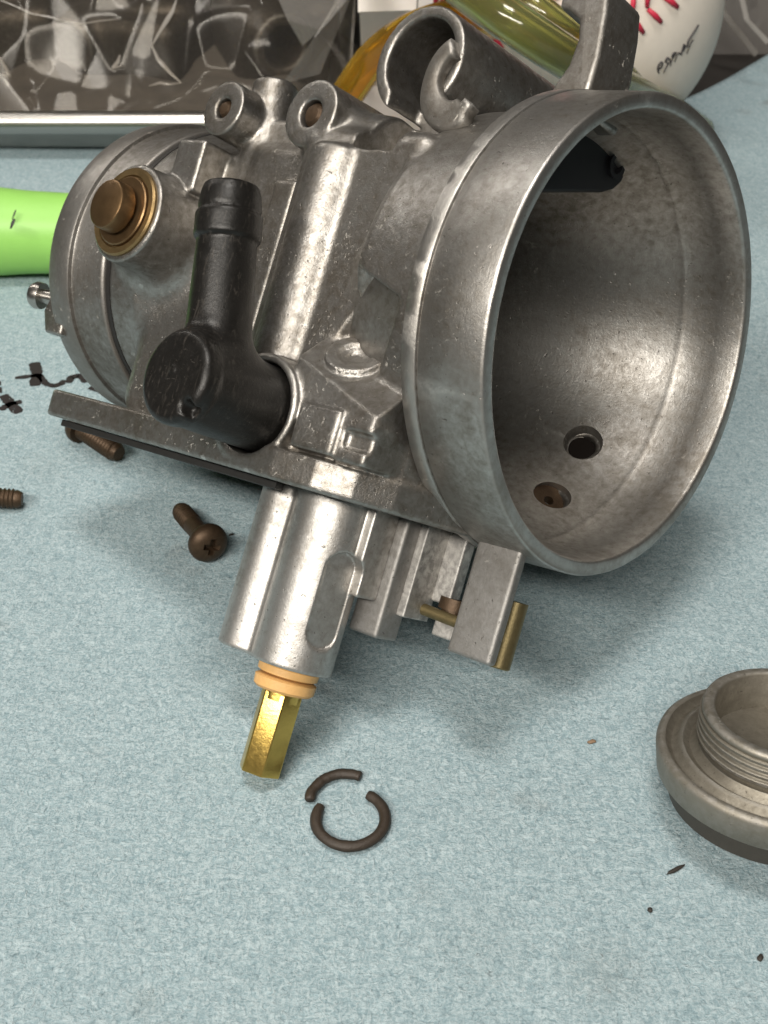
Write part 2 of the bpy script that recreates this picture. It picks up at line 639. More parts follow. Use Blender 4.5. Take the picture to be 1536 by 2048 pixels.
fibres(3500, 0.026, simple('pale_lint', (0.46, 0.54, 0.56), 0.9, 0, 0.2), 3)
fibres(5000, 0.022, simple('dark_lint', (0.17, 0.235, 0.26), 0.9, 0, 0.4), 4)


def ink_stroke(pts, w):
    """flat ribbon of marker ink on the towel"""
    V, F = [], []
    P = [Vector((*p, 0)) for p in pts]
    fine = []
    for i in range(len(P) - 1):
        for t in np.linspace(0, 1, 10, endpoint=False):
            fine.append(P[i].lerp(P[i + 1], t))
    fine.append(P[-1])
    for i, p in enumerate(fine):
        t = (fine[min(i + 1, len(fine) - 1)] - fine[max(i - 1, 0)]).normalized()
        n = Vector((-t.y, t.x, 0))
        e_ = min(1.0, 0.6 + 6.0 * min(i, len(fine) - 1 - i) / len(fine))
        ww = w * e_ * (0.9 + 0.5 * abs(mnoise.noise(p * 1.3)) + 0.25 * random.random())
        a, b = p + n * ww, p - n * ww
        V += [(a.x, a.y, 0.03), (b.x, b.y, 0.03)]
    for i in range(len(fine) - 1):
        F.append((2 * i, 2 * i + 1, 2 * i + 3, 2 * i + 2))
    o = mesh('ink_mark', V, F, M['ink'], CLOTH, False)
    return o


def px_table(px, py, z=0.0):
    """pixel of the photograph -> point on the bench (used only for flat marks and loose bits)"""
    f = 2600.0
    r = Vector(((px - 768) / f, (1024 - py) / f, -1))
    s, c = math.sin(PHI), math.cos(PHI)
    d = Vector((r.x, r.y * s - r.z * c, r.y * c + r.z * s))
    k = (z - CAM_H) / d.z
    return (d.x * k, d.y * k)


for pts, w in (
    ([(68, 725), (74, 745), (70, 772)], 0.8),
    ([(30, 756), (55, 753), (78, 750), (92, 768), (108, 772), (122, 768), (128, 760)], 0.45),
    ([(137, 766), (142, 755), (156, 751), (168, 757), (172, 765)], 0.55),
    ([(178, 775), (200, 782), (212, 790)], 0.5),
    ([(6, 790), (22, 808), (38, 826)], 0.75),
    ([(0, 820), (20, 808), (44, 803)], 0.5),
    ([(-10, 782), (4, 780)], 0.7),
    ([(-12, 768), (2, 766)], 0.6),
):
    ink_stroke([px_table(*p) for p in pts], w * 1.3)

# ------------------------------------------------------------------ the carburettor
# carb frame: x along the bore towards the mouth, z towards the top, y away from the viewer
R3 = np.array([[0.729679527, 0.623769144, 0.280142542],
               [-0.212496153, -0.182553170, 0.959958189],
               [0.649933207, -0.759991049, -0.000656767]])
T3 = np.array([32.28208346, 21.78687137, -168.01809531])
W3 = np.array([[1, 0, 0], [0, math.sin(PHI), -math.cos(PHI)], [0, math.cos(PHI), math.sin(PHI)]])
ROT = W3 @ R3
TIP = np.array([-26.4, -17.0, -67.7])          # the tip of the brass jet: it stands on this
BASE = W3 @ (R3 @ TIP + T3) + np.array([0, 0, CAM_H])

carb = bpy.data.objects.new('carburetor', None)
COL.objects.link(carb)
mw = Matrix([[*ROT[i], BASE[i] * S] for i in range(3)] + [[0, 0, 0, 1]])
carb.matrix_world = mw
carb.empty_display_size = 0.01
carb['label'] = 'grimy silver metal carburetor with a wide open bell mouth, leaning on the blue cloth'
carb['category'] = 'carburetor'
OFF = TIP

# --- body casting
FLANGE = [(-83, -20), (-82.5, -25.5), (-80.5, -27.2), (-62, -27.6), (-46, -28.6), (-36, -29.5), (-27, -30.2), (-20, -29.6), (-15.5, -27), (-12.5, -22),
          (-10.5, -15), (-9.5, -6), (-9.5, 8), (-13, 17), (-24, 20), (-60, 17), (-76, 13), (-83, 9)]


def body():
    g = SDF((-84, -32, -32), (-8, 34, 39), 0.34)
    g.add(g.box((-76, -19.5, -27), (-40, 16, 17.0), 4), 0)                       # slide housing, rear half
    g.add(g.box((-45.5, -24.2, -27), (-22, 16, 18.5), 2.5), 1.0)                 # front half, wider
    g.add(g.lathe_x([-25.6, -25.1, -24.5, -23.4, -13.2], [24.0, 27.0, 27.9, 28.3, 28.8], 0.4), 0.8)   # neck behind the bell
    g.add(g.lathe_x([-80.6, -80.2, -75, -58], [24.0, 24.3, 23.6, 17.0], 0.3), 1.5)       # barrel of the rear flange
    g.add(g.cyl((-38.4, -21.9, -24), (-38.4, -21.9, 15.6), 4.9, 1.5), 0.8)       # rounded rib down the side
    g.add(g.box((-50.5, -22.4, -24), (-46.0, 0, 11), 0.5), 0.5)                  # flat strip beside it
    g.add(g.cyl((-71.9, -29.6, 1.9), (-71.9, -4, 1.9), 7.5, 0.4, 8.6), 3.5)      # boss of the bronze plug
    g.add(g.cyl((-64.2, -24.0, 20.6), (-64.2, -4, 20.6), 4.2, 0.35), 0.5)        # two small screw bosses
    g.add(g.cyl((-45.4, -24.0, 20.1), (-45.4, 12, 20.1), 4.85, 0.35, 6.0), 0.6)
    g.add(g.cyl((-46, -18, 18.0), (-30, -14, 16), 5.2, 1.5, 6.5), 1.5)
    g.add(g.box((-63, -18.6, 16.4), (-46, -10, 21.6), 1.6), 0.8)                 # web between them
    g.add(g.cyl((-63.0, -16.4, 27.4), (-60.0, -16.4, 9), 3.5, 0.6), 0.5)         # upright rib behind the web
    g.add(g.box((-71.5, -24.5, 7.6), (-65.2, -6, 15.6), 0.5), 0.6)               # square-ended rib
    g.add(g.box((-60, -20.3, 5), (-44, -4, 17.5), 2.5), 1.2)
    g.add(g.cyl((-47.5, -24.5, -20.5), (-47.5, -8, -20.5), 8.3, 2.0), 1.5)       # lobe behind the hose fitting
    g.add(g.poly_z(FLANGE, -30.0, -25.9, 0.45), 0.4)                             # bowl flange
    low = [(-46, -20), (-40, -25.6), (-27, -27.4), (-20, -28.2), (-15.8, -25.8), (-13, -21.5), (-11, -14), (-11, 10), (-20, 16), (-46, 16)]
    wall = g.poly_z(low, -28, -10, 1.0)
    top = ((g.Z + 15.0) + 0.29 * (g.X + 33.5)) * 0.95                             # its top slopes down to the front
    hh = np.maximum(wall, top + 0 * wall)
    g.add(hh.astype(np.float32), 0.8)
    g.add(g.cyl((-33.6, -29.6, -21.6), (-33.6, -8, -21.6), 7.25, 0.35), 0.8)     # socket of the hose fitting
    g.add(g.box((-25.8, -29.5, -25.3), (-18.6, -20, -19.6), 0.4), 0.3)           # raised pad
    g.add(g.box((-18.8, -28.8, -25.6), (-13.4, -20, -20.2), 0.4), 0.4)
    ax = np.array([0.25, -0.65, 0.7])
    ax = ax / np.linalg.norm(ax)
    c0 = np.array([-23.4, -24.9, -11.6])
    shelf = np.maximum(g.box((-29.5, -28.6, -22), (-13.5, -10, -6.5), 0.6), (g.X - c0[0]) * ax[0] + (g.Y - c0[1]) * ax[1] + (g.Z - c0[2]) * ax[2] + 0.7)
    g.add(shelf.astype(np.float32), 0.7)
    g.sub(g.cyl(c0 - ax * 0.75, c0 + ax * 9, 4.9, 0.3, 6.0), 0.5)
    g.add(g.cyl(c0 - ax * 6, c0 - ax * 0.15, 4.2, 0.15, 3.9), 0.3)                 # plugged drilling
    g.add(g.cyl((-31.9, -20.2, 29.3), (-32.2, 8, 30.6), 7.5, 0.4), 0.6)            # cable tube
    # cuts
    g.sub(g.lathe_x([-100, -50, -42, -36, -29, -22, -14, -8, 5], [17.3, 17.3, 18.6, 20.6, 23.4, 25.7, 27.7, 28.6, 28.6], 0.1), 0.3)
    g.sub(g.cyl((-33.6, -40, -21.6), (-33.6, -16, -21.6), 6.15, 0.2), 0.4)
    g.sub(g.cyl((-64.2, -30, 20.6), (-64.2, -19, 20.6), 1.5, 0.2), 0.5)
    g.sub(g.cyl((-45.4, -30, 20.1), (-45.4, -18, 20.1), 1.95, 0.2), 0.5)
    g.sub(g.cyl(c0 - ax * 0.6, c0 + ax * 3, 2.1, 0.1, 2.3), 0.3)
    g.sub(g.cyl(c0 - ax * 1.0, c0 + ax * 3, 1.1, 0.1, 1.2), 0.6)
    g.sub(g.box((-17.6, -33, -23.9), (-13.2, -27.9, -21.6), 0.5), 0.4)           # slot
    g.sub(g.cyl((-31.7, -30, 29.0), (-32.1, 2, 30.4), 5.7, 0.4), 0.5)            # inside of the cable tube
    g.sub(g.box((-35.5, -24, 15), (-27.5, -13.5, 27.5), 0.8), 0.6)               # notch in its lower wall
    g.add(g.cyl((-17.5, 21, -10.5), (-23.0, 31.5, -15.5), 5.0, 1.0), 1.0)        # thicker wall round the drilled air passage
    g.sub(g.lathe_x([-50, -42, -36, -29, -22, -14, -8, 5], [17.3, 18.6, 20.6, 23.4, 25.7, 27.7, 28.6, 28.6], 0.1), 0.3)
    g.sub(g.cyl((-17.0, 20.9, -10.5), (-21.3, 28.6, -14.4), 2.1, 0.2), 0.2)
    g.sub(g.cyl((-14.0, 14.0, -18.6), (-18.0, 17.6, -22.6), 2.3, 0.2), 0.2)
    # cast unevenness
    n = 0.03 * np.sin(g.X * 0.9 + 1.3 * np.sin(g.Z * 0.5)) * np.sin(g.Z * 0.8 + 2.1 * np.sin(g.Y * 0.4)) + 0.03 * np.sin(g.X * 2.1 + g.Y * 1.7) * np.sin(g.Z * 1.9 - g.Y * 0.8)
    g.d = (g.d + 0.35 * n).astype(np.float32)
    return g


sdf_obj('body_casting', body(), M['cast'], carb, OFF)

# --- bell mouth with its funnel and throat
def chip(h, t):
    # tiny dents along the rim
    return -0.12 * max(0.0, mnoise.noise(Vector((math.cos(t) * 7, math.sin(t) * 7, h * 0.3))) - 0.25) - 0.03 * mnoise.noise(Vector((math.cos(t) * 16, math.sin(t) * 16, h)))


prof = [(-12.6, 28.6), (-12.4, 31.0), (-12.2, 31.25), (-10.15, 31.3), (-10.05, 31.2), (-10.0, 30.9), (-9.8, 30.9), (-9.75, 31.1), (-9.65, 31.18), (-5, 31.12), (-0.45, 31.05),
        (-0.1, 30.9), (0.0, 30.7), (0.0, 29.35), (-0.15, 29.1), (-0.5, 28.95), (-4, 28.85), (-8.9, 28.7), (-9.3, 28.45), (-9.9, 28.35), (-10.6, 28.15), (-12.5, 27.5), (-15, 26.55),
        (-18, 25.3), (-22, 23.7), (-27, 22.0), (-33, 20.3), (-42, 17.9), (-50, 16.8), (-96, 16.8), (-96.2, 17.5), (-50, 17.6), (-42, 18.9), (-36, 21.2), (-29, 24.2), (-22, 26.4), (-14, 28.2)]
bell = lathe('bell_mouth', prof, (0, 0, 0), (1, 0, 0), M['turned'], carb, n=220, off=OFF, closed=True, deg=50, wob=chip)


def drill(o, a, b, r0, r1):
    """cut a real hole (boolean with a tapered cylinder)"""
    a = np.array(a, float)
    b = np.array(b, float)
    L = np.linalg.norm(b - a)
    V, F = lathe_vf([(0, r0), (L, r1)], a, b - a, 40)
    c = mesh('cutter', V, F, None, None, False, OFF)
    fix_normals(c)
    c.matrix_world = o.matrix_world
    md = o.modifiers.new('b', 'BOOLEAN')
    md.object = c
    md.solver = 'EXACT'
    bpy.context.view_layer.update()
    dg = bpy.context.evaluated_depsgraph_get()
    me = bpy.data.meshes.new_from_object(o.evaluated_get(dg))
    o.modifiers.clear()
    o.data = me
    bpy.data.objects.remove(c)


bpy.context.view_layer.update()
bell_mw = bell.matrix_world.copy()
drill(bell, (-16.5, 20.0, -10.1), (-21.2, 28.4, -14.3), 2.05, 2.05)
drill(bell, (-16.8, 20.5, -10.4), (-18.9, 24.3, -12.25), 3.9, 2.2)
drill(bell, (-12.4, 12.6, -17.0), (-18.0, 17.6, -22.6), 2.8, 2.8)
bell.data.polygons.foreach_set("use_smooth", np.ones(len(bell.data.polygons), dtype=bool))
sharp(bell, 50)

# the sunk air jet in the second hole
aj = Vector((-5.6, 5.0, -5.6)).normalized()
jb = np.array((-16.9, 16.6, -21.5))
hd_ = Vector((-4.3, 7.7, -3.9)).normalized()
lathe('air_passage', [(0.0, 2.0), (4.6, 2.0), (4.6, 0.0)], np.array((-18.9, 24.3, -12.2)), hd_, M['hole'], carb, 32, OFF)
lathe('air_jet', [(0, 0.75), (0.15, 1.5), (0.0, 2.75), (1.5, 2.75), (1.5, 0.7)], jb, aj, M['rust'], carb, 40, OFF, closed=True)

# --- black throttle slide block seen up in the throat
sl = extrude('throttle_slide', [(-18, 12.5), (5.0, 21.4), (7.4, 22.8), (8.8, 24.4), (9.2, 26.0), (2, 27.4), (-8, 26.2), (-15, 23.0), (-20, 18.5)], -25.5, -14.8, M['slide'], carb, axes=(1, 2, 0), off=OFF, bevel=0.6)
for v in sl.data.vertices:
    pass
lathe('slide_port', [(0, 1.7), (0.5, 1.9), (0.5, 1.15), (-3, 1.1), (-3, 1.6)], (-14.6, 5.6, 25.6), (1, 0, 0), M['slide'], carb, 32, OFF, closed=True)

# --- rear flange ring
lathe('rear_ring', [(-96.0, 18.2), (-95.9, 24.6), (-95.6, 25.2), (-94.9, 25.5), (-90.2, 25.6), (-89.9, 25.45), (-89.75, 24.9), (-89.5, 24.75), (-82.0, 24.95), (-81.5, 24.8), (-81.3, 24.5), (-81.2, 20)],
      (0, 0, 0), (1, 0, 0), M['rear'], carb, 200, OFF, deg=40, wob=lambda h, t: 0.03 * mnoise.noise(Vector((math.cos(t) * 9, math.sin(t) * 9, h * 0.2))))
lathe('rear_gasket', [(-81.5, 21), (-81.5, 24.35), (-80.2, 24.35), (-80.2, 21)], (0, 0, 0), (1, 0, 0), M['black_rubber_and_shade'], carb, 160, OFF, closed=True)

# --- bronze plug on its boss
pb = (-71.9, -29.6, 1.9)
stem = lathe('plug_stem', [(0.5, 3.1), (1.4, 3.1), (1.5, 3.75), (3.5, 3.75), (3.8, 3.6), (3.95, 3.3), (3.95, 0)], pb, (0, -1, 0), M['bronze'], carb, 64, OFF)
lathe('plug_seal', [(-0.6, 3), (-0.6, 6.75), (0.35, 6.75), (0.65, 6.5), (0.6, 5.6), (0.2, 5.4), (0.2, 3)], pb, (0, -1, 0), M['oldbrass'], stem, 72, OFF)
lathe('plug_washer', [(0.0, 3), (0.0, 5.3), (0.75, 5.25), (0.9, 5.05), (0.85, 3.4)], pb, (0, -1, 0), M['bronze'], stem, 64, OFF)

# --- bolts sunk in the two small bosses
for c, r in (((-64.2, -22.3, 20.6), 1.4), ((-45.4, -22.2, 20.1), 1.8)):
    lathe('boss_plug', [(0, r), (0.9, r * 0.95), (1.5, r * 0.65), (1.7, 0)], c, (0, -1, 0), M['rust'], carb, 28, OFF)

# --- half-round hook on the cable tube and the mounting lug
hook = []
HA = np.linspace(math.radians(112), math.radians(322), 34)
for a in HA:
    hook.append((-23.7 + 4.0 * math.cos(a), -20.4 - 0.5 * math.sin(a), 26.0 + 4.6 * math.sin(a)))
V, F = [], []
for i, p in enumerate(hook):
    p = np.array(p)
    tv = np.array(hook[min(i + 1, 33)]) - np.array(hook[max(i - 1, 0)])
    tv /= np.linalg.norm(tv)
    nv = np.array([-tv[2], 0, tv[0]])
    wd = 1.35 + 0.8 * max(0, -math.sin(HA[i])) - (0.9 if i > 30 else 0)
    for k in range(12):
        q = 2 * math.pi * k / 12
        cs, sn = math.cos(q), math.sin(q)
        V.append(p + nv * wd * math.copysign(abs(cs) ** 0.5, cs) + np.array([0, 1, 0]) * 1.2 * math.copysign(abs(sn) ** 0.5, sn))
for i in range(33):
    for k in range(12):
        F.append((i * 12 + k, i * 12 + (k + 1) % 12, (i + 1) * 12 + (k + 1) % 12, (i + 1) * 12 + k))
F += [tuple(range(12)), tuple(33 * 12 + k for k in range(12))]
fix_normals(mesh('cable_hook', V, F, M['cast_dirty'], carb, True, OFF))
lug = extrude('mounting_lug', [(-17.5, 27), (-16.4, 30.6), (-15.2, 33), (-14.9, 36.5), (-15.6, 39.2), (-17.8, 40.6), (-19.4, 41), (-19.6, 44.5), (-16, 46), (-12.5, 44), (-11.6, 40), (-10.8, 34), (-10.8, 27)],
              -10.2, -1.2, M['cast_dirty'], carb, axes=(0, 2, 1), off=OFF, bevel=0.7, seg=3)

# --- black slab added in place of the shade under the flange
extrude('flange_shade_strip', [(x * 0.97 - 2, y * 0.90) for x, y in FLANGE if x < -25], -31.1, -30.05, M['black_rubber_and_shade'], carb, off=OFF, bevel=0.2)

# --- posts under the flange
def jet_post():
    g = SDF((-42, -25, -54.5), (-14, -8, -29), 0.22)
    g.add(g.cyl((-26.5, -16.8, -53.0), (-26.5, -16.8, -28), 5.55, 0.3, 5.6), 0)
    g.add(g.cyl((-34.4, -17.6, -53.0), (-34.2, -17.6, -28), 4.1, 0.3, 4.2), 0.9)
    g.add(g.box((-34, -20.0, -53), (-28, -13, -28), 0.4), 0.9)
    g.add(g.box((-24, -17.0, -41.6), (-19.4, -12.0, -28), 0.3), 0.35)
    ax = np.array([0.97, -0.24, 0.0])
    c = np.array([-21.75, -17.98, 0.0])
    for z0, z1 in ((-47.2, -41.7),):
        q = (g.X - c[0]) * ax[0] + (g.Y - c[1]) * ax[1]
        t = (g.X - c[0]) * -ax[1] + (g.Y - c[1]) * ax[0]
        zz = np.clip(g.Z, z0, z1 + 3)
        dist = np.sqrt((t - 0.0) ** 2 + (g.Z - zz) ** 2) - 2.3
        g.sub(np.maximum(dist, -(q + 0.1)).astype(np.float32), 0.2)
    return g


sdf_obj('jet_post', jet_post(), M['post'], carb, OFF)


def boxpart(name, lo, hi, mat, bev=0.35, seg=3):
    return extrude(name, [(lo[0], lo[1]), (hi[0], lo[1]), (hi[0], hi[1]), (lo[0], hi[1])], lo[2], hi[2], mat, carb, off=OFF, bevel=bev, seg=seg)


boxpart('float_post', (-22.8, -12.2, -46.2), (-17.7, -7.6, -29.5), M['post_flat'], 0.6, 4)
boxpart('casting_fin', (-17.9, -9.4, -42.6), (-16.4, -4.0, -29.5), M['post_flat'], 0.25)
boxpart('baffle_plate', (-21.5, -4.6, -39.6), (-13.4, -2.4, -29.5), M['post_flat'], 0.3)
boxpart('hinge_post', (-9.3, -7.9, -44.9), (-2.3, -6.2, -29.0), M['post_flat'], 0.6, 4)
boxpart('post_rib', (-9.6, -6.4, -44.0), (-7.2, -2.0, -29.0), M['post_flat'], 0.5, 3)
boxpart('hinge_lug', (-14.0, -5.8, -43.8), (-9.5, -3.4, -41.0), M['post_flat'], 0.3)
tube('hinge_pin', [(-19.5, -5.6, -40.9), (-9.5, -5.6, -41.2)], 0.8, M['darkbrass'], carb, 20, OFF)
lathe('valve_seat', [(0, 2.2), (1.6, 2.2), (1.6, 1.7), (3.4, 1.7)], (-13.2, -3.4, -38.5), (0, 0, -1), M['rust'], carb, 24, OFF)
lathe('brass_tube', [(0, 1.6), (8.8, 1.6), (9.0, 1.45), (9.0, 1.0), (8, 0.9)], (-5.2, -1.4, -36.4), (0, 0, -1), M['darkbrass'], carb, 28, OFF)

# --- brass jet with its two rubber rings
HZ = 2.95
hexp = [(HZ * math.cos(math.radians(60 * i + 22)), HZ * math.sin(math.radians(60 * i + 22))) for i in range(6)]
hexjet = extrude('hex_jet', [(-26.4 + a, -17 + b) for a, b in hexp], -67.7, -56.6, M['brass'], carb, off=OFF, bevel=0.22, seg=2)
lathe('o_ring', [(0, 2.3), (0, 3.9), (0.25, 4.15), (1.15, 4.1), (1.35, 3.7), (1.35, 2.3)], (-26.4, -17, -53.0), (0, 0, -1), M['oring'], hexjet, 56, OFF)
lathe('o_ring', [(1.55, 2.2), (1.6, 3.7), (1.9, 4.2), (3.1, 4.1), (3.45, 3.7), (3.5, 2.2)], (-26.45, -17, -53.0), (0.02, 0, -1), M['oring'], hexjet, 56, OFF)
lathe('jet_collar', [(0, 2.7), (2.0, 2.7)], (-26.4, -17, -55.6), (0, 0, -1), M['brass'], hexjet, 32, OFF)

# --- black plastic hose tee
def tee():
    g = SDF((-48, -46, -30), (-25, -20, 9), 0.28)
    g.add(g.cyl((-33.6, -43.4, -21.2), (-33.6, -20.5, -21.7), 5.75, 1.0), 0)
    g.add(g.cyl((-33.6, -43.7, -21.2), (-33.6, -40.6, -21.25), 6.0, 1.1), 0.3)
    g.add(g.cyl((-33.9, -43.85, -20.6), (-33.9, -43, -20.6), 0.55, 0.2), 0.3)
    g.sub(g.cyl((-30.2, -45, -24.2), (-29.4, -42, -24.8), 0.9, 0.3), 0.6)
    a, b = np.array([-34.6, -36.4, -20.0]), np.array([-39.6, -38.2, 4.3])
    g.add(g.cyl(a, b, 4.4, 0.4, 3.6), 3.0)
    u = (b - a) / np.linalg.norm(b - a)
    g.add(g.cyl(b - u * 7.2, b - u * 3.6, 4.3, 0.5, 4.3), 0.15)                # barb
    g.add(g.cyl(b - u * 4.0, b - u * 0.0, 4.2, 1.2, 3.7), 0.15)
    return g


sdf_obj('hose_tee', tee(), M['blackplastic'], carb, OFF)

# --- idle screw and its bracket behind the rear ring
lathe('idle_screw', [(0, 1.2), (3.5, 1.2), (3.5, 2.2), (4.6, 2.3), (5.4, 1.9), (5.6, 0)], (-98.0, -18.8, -11.0), (-0.9, -0.4, -0.05), M['steel'], carb, 28, OFF)
extrude('idle_bracket', [(-99.5, -13.5), (-97.5, -8.0), (-94, -7.0), (-93, -17), (-97.5, -17)], -20.5, -15.5, M['cast'], carb, axes=(0, 2, 1), off=OFF, bevel=0.5)

# ------------------------------------------------------------------ loose bits on the cloth
def tag(o, label, cat, group=None):
    o['label'] = label
    o['category'] = cat
    if group:
        o['group'] = group
    return o


def empty(name, loc):
    o = bpy.data.objects.new(name, None)
    o.empty_display_size = 0.005
    COL.objects.link(o)
    o.location = Vector(loc) * S
    return o


def thread_profile(L, r, pitch=0.7, depth=0.28, start=0.0, taper=0.8):
    p = [(start, r - depth)]
    h = start
    while h < L - pitch - taper:
        p += [(h + pitch * 0.1, r - depth), (h + pitch * 0.42, r), (h + pitch * 0.58, r), (h + pitch * 0.9, r - depth)]
        h += pitch
    p += [(L - taper, r - depth * 0.6), (L, r * 0.68), (L, 0)]
    return p


def screw(name, head, tip, label, r=1.75, hr=3.2, plain=0.0, group='loose machine screws'):
    """pan head machine screw lying on the cloth: rests on the head's rim and on its tip"""
    hx, hy = head
    tx, ty = tip
    d0 = Vector((tx - hx, ty - hy, 0))
    L = d0.length
    drop = math.asin(min(0.5, (hr - r) / L))
    d = (d0.normalized() * math.cos(drop) + Vector((0, 0, -math.sin(drop)))).normalized()
    root = empty(name, (hx, hy, 0))
    c = np.array((0, 0, hr))
    off = (0, 0, 0)
    pr = [(0.0, r * 0.96), (plain, r * 0.96)] if plain else []
    lathe('shank', pr + thread_profile(L, r, start=plain), c, d, M['rust'], root, 32, off, deg=60)
    hd = lathe('head', [(0.05, 0), (0.05, hr * 0.96), (-0.3, hr), (-1.0, hr), (-1.7, hr * 0.9), (-2.25, hr * 0.66), (-2.5, hr * 0.35), (-2.55, 0)], c, d, M['rust'], root, 48, off, deg=50)
    if hr > r:
        # cross recess cut into the head
        u = d.cross(Vector((0.3, 0.2, 1))).normalized()
        w = d.cross(u).normalized()
        for k, (p, q) in enumerate(((u, w), (w, u))):
            V, F = [], []
            for sa in (-1, 1):
                for sb in (-1, 1):
                    for dep, s_ in ((-3.2, 1.0), (-1.3, 0.35)):
                        V.append(np.array(c) + np.array(d * dep + p * (sa * hr * 0.60 * s_) + q * (sb * hr * 0.15)))
            F = [(0, 1, 3, 2), (4, 6, 7, 5), (0, 4, 5, 1), (2, 3, 7, 6), (0, 2, 6, 4), (1, 5, 7, 3)]
            cu = mesh('cutter', V, F, None, None, False)
            fix_normals(cu)
            cu.location = root.location
            bpy.context.view_layer.update()
            md = hd.modifiers.new('b', 'BOOLEAN')
            md.object = cu
            md.solver = 'EXACT'
            dg = bpy.context.evaluated_depsgraph_get()
            me = bpy.data.meshes.new_from_object(hd.evaluated_get(dg))
            hd.modifiers.clear()
            hd.data = me
            bpy.data.objects.remove(cu)
        hd.data.polygons.foreach_set("use_smooth", np.ones(len(hd.data.polygons), dtype=bool))
        sharp(hd, 40)
    tag(root, label, 'screw', group)
    return root


screw('machine_screw', px_table(414, 1094, 2), px_table(359, 1024, 1), 'brown cross-head screw lying head towards the viewer, left of the jet post', r=1.7, hr=3.25, plain=6.0)
screw('machine_screw', px_table(166, 866, 2), px_table(240, 917, 1), 'rusty threaded screw half hidden under the left end of the flange', r=1.95, hr=2.9)
screw('machine_screw', px_table(-70, 1000, 2), px_table(47, 1006, 1), 'dark threaded screw cut off by the left edge of the picture', r=1.75, hr=3.0)


def arc_ring(cx, cy, r, a0, a1, wr, label):
    P = []
    for i, a in enumerate(np.linspace(math.radians(a0), math.radians(a1), 40)):
        rr = r + 0.08 * mnoise.noise(Vector((i * 0.2, r, a0)))
        P.append((cx + rr * math.cos(a), cy + rr * math.sin(a), wr))
    rad = [wr * (1 + 0.1 * mnoise.noise(Vector((i * 0.4, 1, a0)))) for i in range(40)]
    rad[0] *= 0.8
    rad[-1] *= 0.8
    c = np.array((cx, cy, 0))
    o = tube('snap_ring_piece', P, rad, M['ring'], None, 8, off=c, squash=0.8, deg=70)
    o.location = Vector(c) * S
    return tag(o, label, 'snap ring', 'two halves of a broken snap ring')


x, y = px_table(701, 1645)
arc_ring(x, y, 4.45, 152, 421, 0.78, 'larger curved piece of the broken dark ring, the lower one')
x, y = px_table(689, 1609)
arc_ring(x, y, 4.55, 179, 63, 0.76, 'short curved piece of the broken dark ring, the upper one nearest the brass jet')

# drain plug at the right edge
cx, cy = px_table(1563, 1520, 10.4)

capo = empty('drain_plug', (cx, cy, 0))
tag(capo, 'dull grey threaded plug with an open round neck at the right edge', 'plug')
wb = lambda h, t: 0.06 * mnoise.noise(Vector((math.cos(t) * 4, math.sin(t) * 4, h * 0.6)))
M['cap_base'] = simple('shaded_plug_base', (0.055, 0.049, 0.041), 0.6, 0.3, 0.3, 0.8, 0.05)  # darker than the flange metal, paints the shade beneath the flange
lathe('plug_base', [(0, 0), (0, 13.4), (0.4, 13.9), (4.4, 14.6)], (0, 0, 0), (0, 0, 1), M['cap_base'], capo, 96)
lathe('plug_flange', [(4.0, 8), (4.0, 14.6), (4.1, 15.6), (4.4, 15.9), (7.9, 16.4), (8.5, 16.2), (8.8, 15.7), (8.7, 15.2), (8.0, 14.8), (7.7, 14.3), (7.9, 13.8), (8.6, 13.4), (8.8, 12.9), (8.4, 12.4),
                      (8.1, 11.9), (8.5, 11.4), (9.2, 11.0), (9.2, 8)], (0, 0, 0), (0, 0, 1), M['cap'], capo, 128, deg=45, wob=wb)
th = [(8.3, 10.4), (9.9, 10.45)]
h = 9.9
for k in range(4):
    th += [(h + 0.1, 10.8), (h + 0.35, 11.25), (h + 0.75, 11.3), (h + 0.95, 10.9)]
    h += 1.02
th += [(h + 0.2, 11.1), (h + 0.7, 11.0), (h + 0.95, 10.7), (h + 0.95, 9.7), (h + 0.65, 9.4), (7.3, 9.2), (6.9, 8.5), (6.8, 0)]
lathe('plug_neck', th, (0, 0, 0), (0, 0, 1), M['cap'], capo, 128, deg=50, wob=wb)
capo.scale = (0.94, 0.94, 0.92)
capo.rotation_euler = (math.radians(-11), math.radians(2), 0)
capo.location.z += 0.0026


def crumb(px, py, sx, sy, sz, rot, mat, label):
    x, y = px_table(px, py)
    bm = bmesh.new()
    bmesh.ops.create_icosphere(bm, subdivisions=2, radius=1)
    for v in bm.verts:
        n = 1 + 0.35 * mnoise.noise(v.co * 1.7 + Vector((px, py, 0)))
        v.co = Vector((v.co.x * sx * n, v.co.y * sy * n, v.co.z * sz * n)) * S
    me = bpy.data.meshes.new('crumb')
    bm.to_mesh(me)
    bm.free()
    o = link('crumb', me, mat)
    o.location = (x * S, y * S, sz * 0.8 * S)
    o.rotation_euler = (0, 0, rot)
    tag(o, label, 'crumb', 'loose crumbs on the cloth')


crumb(1351, 1741, 1.35, 0.28, 0.25, 0.5, M['crumb'], 'thin dark sliver on the cloth below the threaded plug')
crumb(1300, 1821, 0.33, 0.38, 0.2, 0.2, M['crumb'], 'tiny black crumb below the dark sliver')
crumb(1520, 1917, 0.36, 0.55, 0.2, -0.5, M['crumb'], 'black crumb near the lower right corner of the cloth')
crumb(1183, 1485, 0.65, 0.32, 0.22, 0.3, M['brown_crumb'], 'small brown crumb left of the threaded plug')
crumb(463, 1070, 0.45, 0.25, 0.15, 0.5, M['crumb'], 'tiny dark crumb between the cross-head screw and the jet post')
crumb(97, 640, 0.25, 0.25, 0.15, 0, M['crumb'], 'tiny dark crumb by the left rim of the rear ring')

# ------------------------------------------------------------------ things behind the carburettor
def px_point(px, py, z):
    x, y = px_table(px, py, z)
    return (x, y, z)


